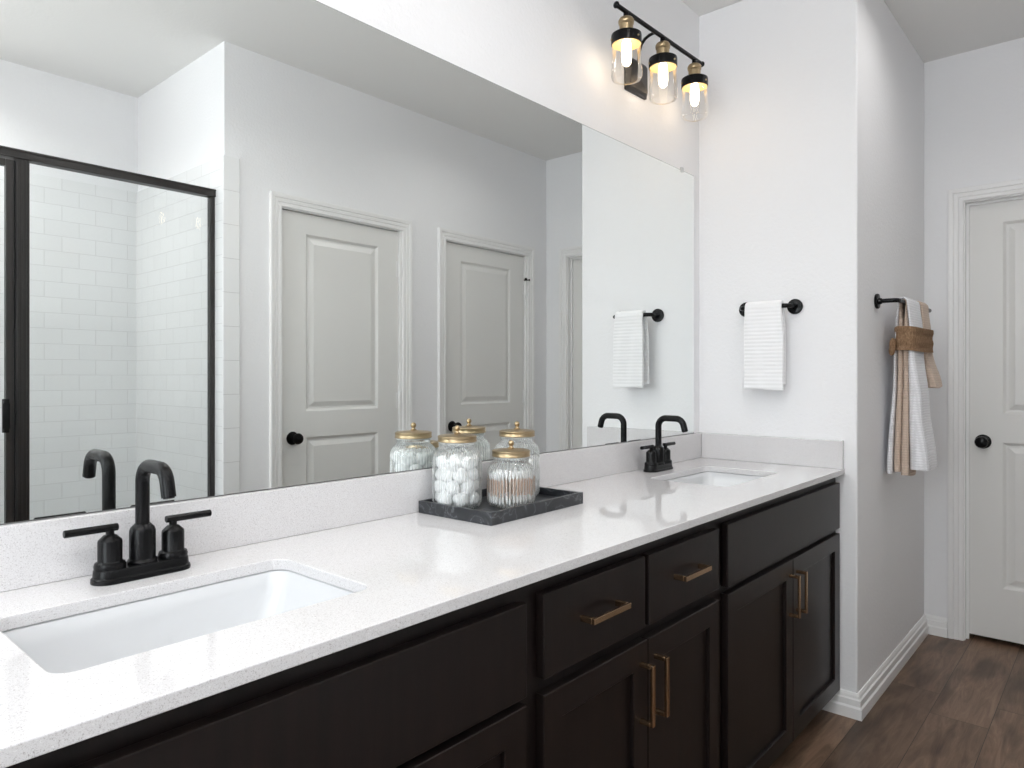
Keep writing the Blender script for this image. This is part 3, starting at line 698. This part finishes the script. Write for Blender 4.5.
# ------------------------------------------------------------------ vanity light bars
def make_vanity_light(cx, label):
    e = empty('vanity_light', (cx, 0, 2.31), label=label, cat='wall light', group='three-lamp vanity lights')
    Z = 2.31; ZP = 0.013
    pl = B()
    loft(pl, [[(px, y, pz) for px, pz in rrect(-hx, hx, -hz + ZP, hz + ZP, 0.006, 4)] for hx, hz, y in ((0.072, 0.062, 0.0055), (0.072, 0.062, -0.002), (0.066, 0.056, -0.006), (0.060, 0.050, -0.013), (0.056, 0.046, -0.015))])
    obj('back_plate', pl, M_bronze, e, smooth=35)
    bz = 2.434 - Z; by = -0.11
    arm = B(); tube(arm, [(-0.010, -0.010, 0.01), (-0.010, -0.014, 0.03), (-0.009, -0.016, 0.06), (-0.006, -0.018, 0.095), (-0.002, -0.024, 0.122), (0.004, -0.036, 0.142), (0.01, -0.052, 0.153), (0.01, -0.070, 0.155), (0.01, -0.088, 0.148), (0.01, -0.101, 0.136), (0.01, by, bz)], 0.0055, 14)
    obj('arm', arm, M_black, e, smooth=50)
    br = B(); cyl(br, (-0.302, by, bz), (0.306, by, bz), 0.0075, 18)
    for s in (-1, 1): tube(br, [(s * ((0.294 if s < 0 else 0.298) + 0.011 * k / 6), by, bz) for k in range(7)], [0.0075 + 0.0035 * math.sin(PI * k / 6) if k < 6 else 0.003 for k in range(7)], 16)
    obj('bar', br, M_black, e, smooth=50)
    for dx in (-0.241, 0, 0.241):
        L = empty('lamp', (dx, by, 0)); L.parent = e
        zt = 2.362 - Z
        obj('socket', lathe(B(), [(0, zt + 0.0555), (0.012, zt + 0.0545), (0.021, zt + 0.050), (0.0255, zt + 0.043), (0.0258, zt + 0.036), (0.0245, zt + 0.0335), (0.0250, zt + 0.031), (0.0225, zt + 0.028), (0.0222, zt), (0, zt)], 28), M_brass, L, smooth=35)
        obj('stem', lathe(B(), [(0, bz - 0.004), (0.009, bz - 0.005), (0.009, zt + 0.0545), (0, zt + 0.0545)], 20), M_black, L, smooth=40)
        obj('shade_holder', lathe(B(), [(0, zt + 0.002), (0.040, zt + 0.002), (0.0485, zt - 0.003), (0.0495, zt - 0.008), (0.0495, zt - 0.034), (0.0475, zt - 0.035), (0.047, zt - 0.008), (0.030, zt - 0.004), (0, zt - 0.004)], 40), M_black, L, smooth=35)
        obj('holder_lining', lathe(B(), [(0.018, zt - 0.012), (0.0465, zt - 0.030), (0.0468, zt - 0.036), (0.030, zt - 0.030), (0.012, zt - 0.020), (0.018, zt - 0.012)], 32), M_cream, L, smooth=60)
        for k in range(3):
            a = 2 * PI * k / 3 + 0.35
            sb = B(); cyl(sb, (0.049 * math.cos(a), 0.049 * math.sin(a), zt - 0.022), (0.053 * math.cos(a), 0.053 * math.sin(a), zt - 0.022), 0.0035, 12, 0.0006)
            obj('set_screw', sb, M_brass, L, smooth=40)
        obj('glass_shade', lathe(B(), [(0.0455, zt - 0.016), (0.046, zt - 0.05), (0.0490, zt - 0.10), (0.0505, zt - 0.138), (0.0460, zt - 0.149), (0.0435, zt - 0.150), (0.0440, zt - 0.146)], 48), M_lampglass, L, smooth=60)
        obj('bulb', lathe(B(), [(0, zt - 0.016), (0.010, zt - 0.020), (0.0145, zt - 0.032), (0.0165, zt - 0.05), (0.0165, zt - 0.082), (0.013, zt - 0.098), (0.007, zt - 0.104), (0, zt - 0.106)], 20), M_bulb, L, smooth=60)
    return e
v1 = make_vanity_light(2.209, 'black and brass three-lamp light bar above the far sink')
v1.rotation_euler = (0, math.radians(-1.1), 0); v1.location.z -= 0.003
v2 = copy_tree(v1); v2.rotation_euler = (0, 0, 0); v2.location = (0.484, 0, 2.31); v2['label'] = 'black and brass three-lamp light bar above the near sink, out of frame'

# ------------------------------------------------------------------ towel bars and towels
def towel_bar(name, L, depth, M, label, drop=0.0):
    """local: x along wall, -y out of the wall; posts at x=0 and x=L; M places it"""
    e = empty(name, (0, 0, 0), label=label, cat='towel bar'); e.matrix_world = M
    k = 0.022
    pts = [(0, -0.008, 0), (0, -depth + k, 0)] + [(k - k * math.cos(a), -depth + k - k * math.sin(a), 0) for a in [PI / 2 * i / 4 for i in range(1, 5)]]
    pts += [(L - p[0], p[1], 0) for p in reversed(pts)]
    obj('bar', tube(B(), pts, 0.0085, 18), M_black, e, smooth=50)
    for x in (0, L):
        rb = lathe(B(), [(0, 0), (0.0280, 0), (0.0290, 0.002), (0.0290, 0.008), (0.0275, 0.010), (0.013, 0.0115), (0.0115, 0.020), (0, 0.020)], 32)
        bmesh.ops.rotate(rb, verts=rb.verts, matrix=Matrix.Rotation(PI / 2, 3, 'X'))
        obj('rosette', rb, M_black, e, loc=(x, 0, 0), smooth=35)
    return e
TB1 = Matrix.Translation((XE - 0.0005, -0.199, 1.500)) @ Matrix.Rotation(-PI / 2, 4, 'Z')     # local x -> -y, local -y -> -x
towel_bar('towel_bar', 0.191, 0.068, TB1, 'short black towel bar on the end wall holding the white hand towel')
TB2 = Matrix.Translation((2.975, YS - 0.0005, 1.525))
towel_bar('towel_bar', 0.60, 0.075, TB2, 'long black towel bar beside the far door holding beige and white towels')

def drape(name, mtx, a0, a1, bard, zb, rad, zf, zk, thick, m, fn=None, nu=40, nv=90, parent=None, **k):
    """cloth over a bar: a along the wall, d distance out of wall. front hem at zf, back hem at zk, local z relative to 0"""
    path = []
    Lb = zb - zk; Lf = zb - zf; La = PI * rad; tot = Lb + La + Lf
    bm = B(); grid = []
    for iv in range(nv + 1):
        s = tot * iv / nv
        if s < Lb: d, z, leg = bard - rad, zk + s, -1
        elif s < Lb + La:
            a = (s - Lb) / rad; d, z, leg = bard - rad * math.cos(a), zb + rad * math.sin(a), 0
        else: d, z, leg = bard + rad, zb - (s - Lb - La), 1
        row = []
        for iu in range(nu + 1):
            u = iu / nu; a = a0 + (a1 - a0) * u; dd, zz = d, z
            if fn: a, dd, zz = fn(u, a, d, z, leg)
            row.append(bm.verts.new((a, -dd, zz)))
        grid.append(row)
    for r0, r1 in zip(grid, grid[1:]):
        for i in range(nu): bm.faces.new((r0[i], r0[i + 1], r1[i + 1], r1[i]))
    o = obj(name, bm, m, smooth=180, **k)
    o.matrix_world = mtx
    sm = o.modifiers.new('thickness', 'SOLIDIFY'); sm.thickness = thick; sm.offset = 0
    sb = o.modifiers.new('soft', 'SUBSURF'); sb.levels = 1; sb.render_levels = 1
    return o
# hand towel: local frame at the bar's left rosette, a grows towards the viewer (-y world)
def f1n(u, a, d, z, leg):
    k = min(1, max(0, -z / 0.10)); c = 0.098
    a = c + (a - c) * (0.96 + 0.08 * k) + 0.003 * k * (1 if leg > 0 else -1)
    d += 0.0022 * math.sin(u * 13 + z * 9) * k * (1 if leg else 0) + 0.010 * k * max(0, -z) * (leg) 
    z += (0.0025 * math.sin(u * 5) if leg > 0 else 0.0)
    return a, d, z
t1 = drape('hand_towel', TB1, 0.025, 0.171, 0.068, 0.0, 0.0160, -0.318, -0.300, 0.0125, M_towel, f1n, 28, 110,
      label='folded white ribbed hand towel hanging on the end wall', cat='towel')

# bath towels on the long bar. local x from the near rosette
def tab(v, pts):
    if v <= pts[0][0]: return pts[0][1]
    for (a, x), (b, y) in zip(pts, pts[1:]):
        if v <= b:
            t = (v - a) / (b - a); t = t * t * (3 - 2 * t); return x + (y - x) * t
    return pts[-1][1]
def thick_drape(name, mtx, x0, x1, rad, zf, zk, dfront, dback, thf, thb, wtab, m, lean=0.0, pleat=0.0, nu=28, nv=100, **k):
    """thick folded towel over the bar: centre distances and half thicknesses are tables over drop"""
    cx = (x0 + x1) / 2; bard = 0.075; Lb, Lf, La = -zk, -zf, PI * rad; tot = Lb + La + Lf
    bm = B(); out, inn = [], []
    for iv in range(nv + 1):
        s = tot * iv / nv
        if s < Lb: z = zk + s; d = tab(-z, dback); h = tab(-z, thb); n = (-1, 0); drop = -z
        elif s <= Lb + La:
            a = (s - Lb) / rad; d = bard - rad * math.cos(a); z = rad * math.sin(a); n = (-math.cos(a), math.sin(a)); h = tab(0, thb); drop = 0
        else: z = -(s - Lb - La); d = tab(-z, dfront); h = tab(-z, thf); n = (1, 0); drop = -z
        w_ = tab(drop, wtab); ro, ri = [], []
        for iu in range(nu + 1):
            u = iu / nu; a = cx + (x0 - cx + (x1 - x0) * u) * w_ + lean * max(0, drop - 0.19)
            e = math.sqrt(max(0.0, 1 - abs(2 * u - 1) ** 7)) * h + 0.0008
            pl = pleat * math.sin(u * 11 + 1.3) * min(1, max(0, drop - 0.19) / 0.15)
            zz = z + 0.005 * math.sin(u * 5 + rad * 200) * min(1, drop / 0.1)
            ro.append(bm.verts.new((a, -(d + n[0] * e + pl), zz + n[1] * e)))
            ri.append(bm.verts.new((a, -(d - n[0] * e + pl), zz - n[1] * e)))
        out.append(ro); inn.append(ri)
    for i in range(nv):
        for jx in range(nu):
            bm.faces.new((out[i][jx], out[i][jx + 1], out[i + 1][jx + 1], out[i + 1][jx]))
            bm.faces.new((inn[i][jx], inn[i + 1][jx], inn[i + 1][jx + 1], inn[i][jx + 1]))
        for e in (0, nu): bm.faces.new((out[i][e], out[i + 1][e], inn[i + 1][e], inn[i][e]))
    for e in (0, nv):
        for jx in range(nu): bm.faces.new((out[e][jx], out[e][jx + 1], inn[e][jx + 1], inn[e][jx]))
    o = obj(name, bm, m, smooth=60, **k); o.matrix_world = mtx
    return o
W1 = [(0, 0.94), (0.14, 0.86), (0.22, 0.90), (0.66, 1.08)]
thick_drape('bath_towel', TB2, 0.074, 0.300, 0.0165, -0.650, -0.672,
    [(0, 0.0915), (0.10, 0.1000), (0.20, 0.1010), (0.40, 0.113), (0.66, 0.130)], [(0, 0.0585), (0.10, 0.0500), (0.20, 0.0440), (0.66, 0.0260)],
    [(0, 0.0045), (0.15, 0.010), (0.40, 0.024), (0.66, 0.034)], [(0, 0.0045), (0.15, 0.004), (0.66, 0.011)], W1, M_waffle_w, pleat=0.004,
    label='long white waffle bath towel in the bundle hanging beside the far door', cat='towel')
thick_drape('bath_towel', TB2, 0.080, 0.250, 0.0105 + 0.0005, -0.680, -0.668,
    [(0, 0.0860), (0.10, 0.0825), (0.20, 0.0810), (0.66, 0.0790)], [(0, 0.0640), (0.10, 0.0640), (0.20, 0.0620), (0.66, 0.0520)],
    [(0, 0.0018), (0.10, 0.0075), (0.20, 0.0085), (0.66, 0.0145)], [(0, 0.0018), (0.10, 0.0085), (0.20, 0.0095), (0.66, 0.0125)], W1, M_waffle_b, pleat=0.003,
    label='long beige waffle bath towel folded between the white layers beside the far door', cat='towel')
thick_drape('hand_towel', TB2, 0.325, 0.445, 0.0170, -0.335, -0.300,
    [(0, 0.0920), (0.10, 0.0980), (0.19, 0.1010), (0.35, 0.128)], [(0, 0.0580), (0.10, 0.0540), (0.30, 0.045)],
    [(0, 0.006), (0.15, 0.012), (0.35, 0.023)], [(0, 0.006), (0.15, 0.006), (0.35, 0.010)], [(0, 1.0), (0.14, 0.9), (0.34, 1.25)], M_waffle_b, pleat=0.002,
    label='short beige waffle towel at the door side of the banded towel bundle', cat='towel')
# burlap band around the bundle
def band_ring(z, o):
    pts = []
    cx, cy, hx, hy = 0.262, 0.0800, 0.186 + o, 0.0430 + o
    for i in range(72):
        a = 2 * PI * i / 72; ca, sa = math.cos(a), math.sin(a)
        e_ = 0.6
        pts.append((cx + hx * math.copysign(abs(ca) ** e_, ca), -(cy + hy * math.copysign(abs(sa) ** e_, sa)) + 0.0008 * math.sin(9 * a + z * 90), z + 0.003 * math.sin(2 * a + 1)))
    return pts
bm = B()
zz_ = [-0.098 - 0.094 * i / 12 for i in range(13)]
R = [band_ring(z, 0.0035 + 0.002 * math.sin(i * 1.1)) for i, z in enumerate(zz_)]
R += [band_ring(z, 0.000) for z in reversed(zz_)]
rv_ = [[bm.verts.new(p) for p in r] for r in R]
for a, b in zip(rv_, rv_[1:] + [rv_[0]]):
    for i in range(72): bm.faces.new((a[i], a[(i + 1) % 72], b[(i + 1) % 72], b[i]))
bo = obj('fabric_band', bm, M_burlap, smooth=60, label='wide brown burlap band tied around the beige and white towels', cat='fabric band'); bo.matrix_world = TB2
kn = B()
def blob(c, r):
    vs = bmesh.ops.create_icosphere(kn, subdivisions=3, radius=1)['verts']
    for v in vs: v.co = Vector((c[0] + v.co.x * r[0], c[1] + v.co.y * r[1], c[2] + v.co.z * r[2]))
blob((0.082, -0.040, -0.168), (0.014, 0.012, 0.028)); blob((0.080, -0.037, -0.192), (0.012, 0.011, 0.018))
obj('band_tuck', kn, M_burlap, bo, smooth=180)

# ------------------------------------------------------------------ shower enclosure
FY = YO - 0.082
sh = empty('shower_enclosure', (0.76, FY, 0.10), label='framed glass shower enclosure with dark bronze frame, seen in the mirror', cat='shower enclosure')
def shp(name, bm, m, parent=sh, **k):
    bmesh.ops.translate(bm, verts=bm.verts, vec=(-0.76, -FY, -0.10)); return obj(name, bm, m, parent, **k)
HT = 2.084
shp('header_rail', boxes((0.011, 1.506, FY - 0.022, FY + 0.022, HT - 0.034, HT), (0.011, 1.506, FY + 0.022, FY + 0.026, HT - 0.008, HT), (0.011, 1.506, FY + 0.022, FY + 0.025, HT - 0.034, HT - 0.029)), M_bronze, bevel=0.002)
shp('wall_channel', boxes((1.484, 1.506, FY - 0.014, FY + 0.014, 0.135, HT - 0.034)), M_bronze, bevel=0.002)
shp('wall_channel', boxes((0.011, 0.040, FY - 0.014, FY + 0.014, 0.135, HT - 0.034)), M_bronze, bevel=0.002)
shp('sill_rail', boxes((0.011, 1.506, FY - 0.022, FY + 0.022, 0.101, 0.135)), M_bronze, bevel=0.002)
shp('strike_post', boxes((0.7445, 0.7875, FY - 0.018, FY + 0.018, 0.135, HT - 0.034), (0.7485, 0.7535, FY + 0.018, FY + 0.021, 0.135, HT - 0.034), (0.7625, 0.7665, FY + 0.018, FY + 0.021, 0.135, HT - 0.034), (0.7775, 0.7815, FY + 0.018, FY + 0.021, 0.135, HT - 0.034)), M_bronze, bevel=0.001)
shp('fixed_pane', boxes((0.7875, 1.484, FY - 0.003, FY + 0.003, 0.135, HT - 0.034)), M_pane)
dr_ = shp('shower_door', boxes((0.7135, 0.7385, FY - 0.012, FY + 0.014, 0.142, HT - 0.042), (0.044, 0.069, FY - 0.012, FY + 0.014, 0.142, HT - 0.042),
                               (0.069, 0.7135, FY - 0.012, FY + 0.014, HT - 0.067, HT - 0.042), (0.069, 0.7135, FY - 0.012, FY + 0.014, 0.142, 0.167)), M_bronze, bevel=0.002)
shp('door_seal', boxes((0.739, 0.744, FY - 0.008, FY + 0.010, 0.142, HT - 0.042)), M_seal, dr_)
shp('door_pane', boxes((0.069, 0.7135, FY - 0.003, FY + 0.003, 0.167, HT - 0.067)), M_pane, dr_)
hb = boxes((0.701, 0.723, FY + 0.014, FY + 0.022, 1.025, 1.150)); box(hb, 0.701, 0.709, FY + 0.022, FY + 0.046, 1.030, 1.145); box(hb, 0.697, 0.719, FY + 0.042, FY + 0.048, 1.040, 1.135)
shp('handle', hb, M_black, dr_, bevel=0.002)
obj('shower_pan', boxes((0.01, XS - 0.01, YB + 0.01, YO - 0.13, 0.0, 0.03)), mat('shower_floor_tile', (0.6, 0.6, 0.6), 0.3), label='pale shower floor pan behind the curb', cat='shower pan')
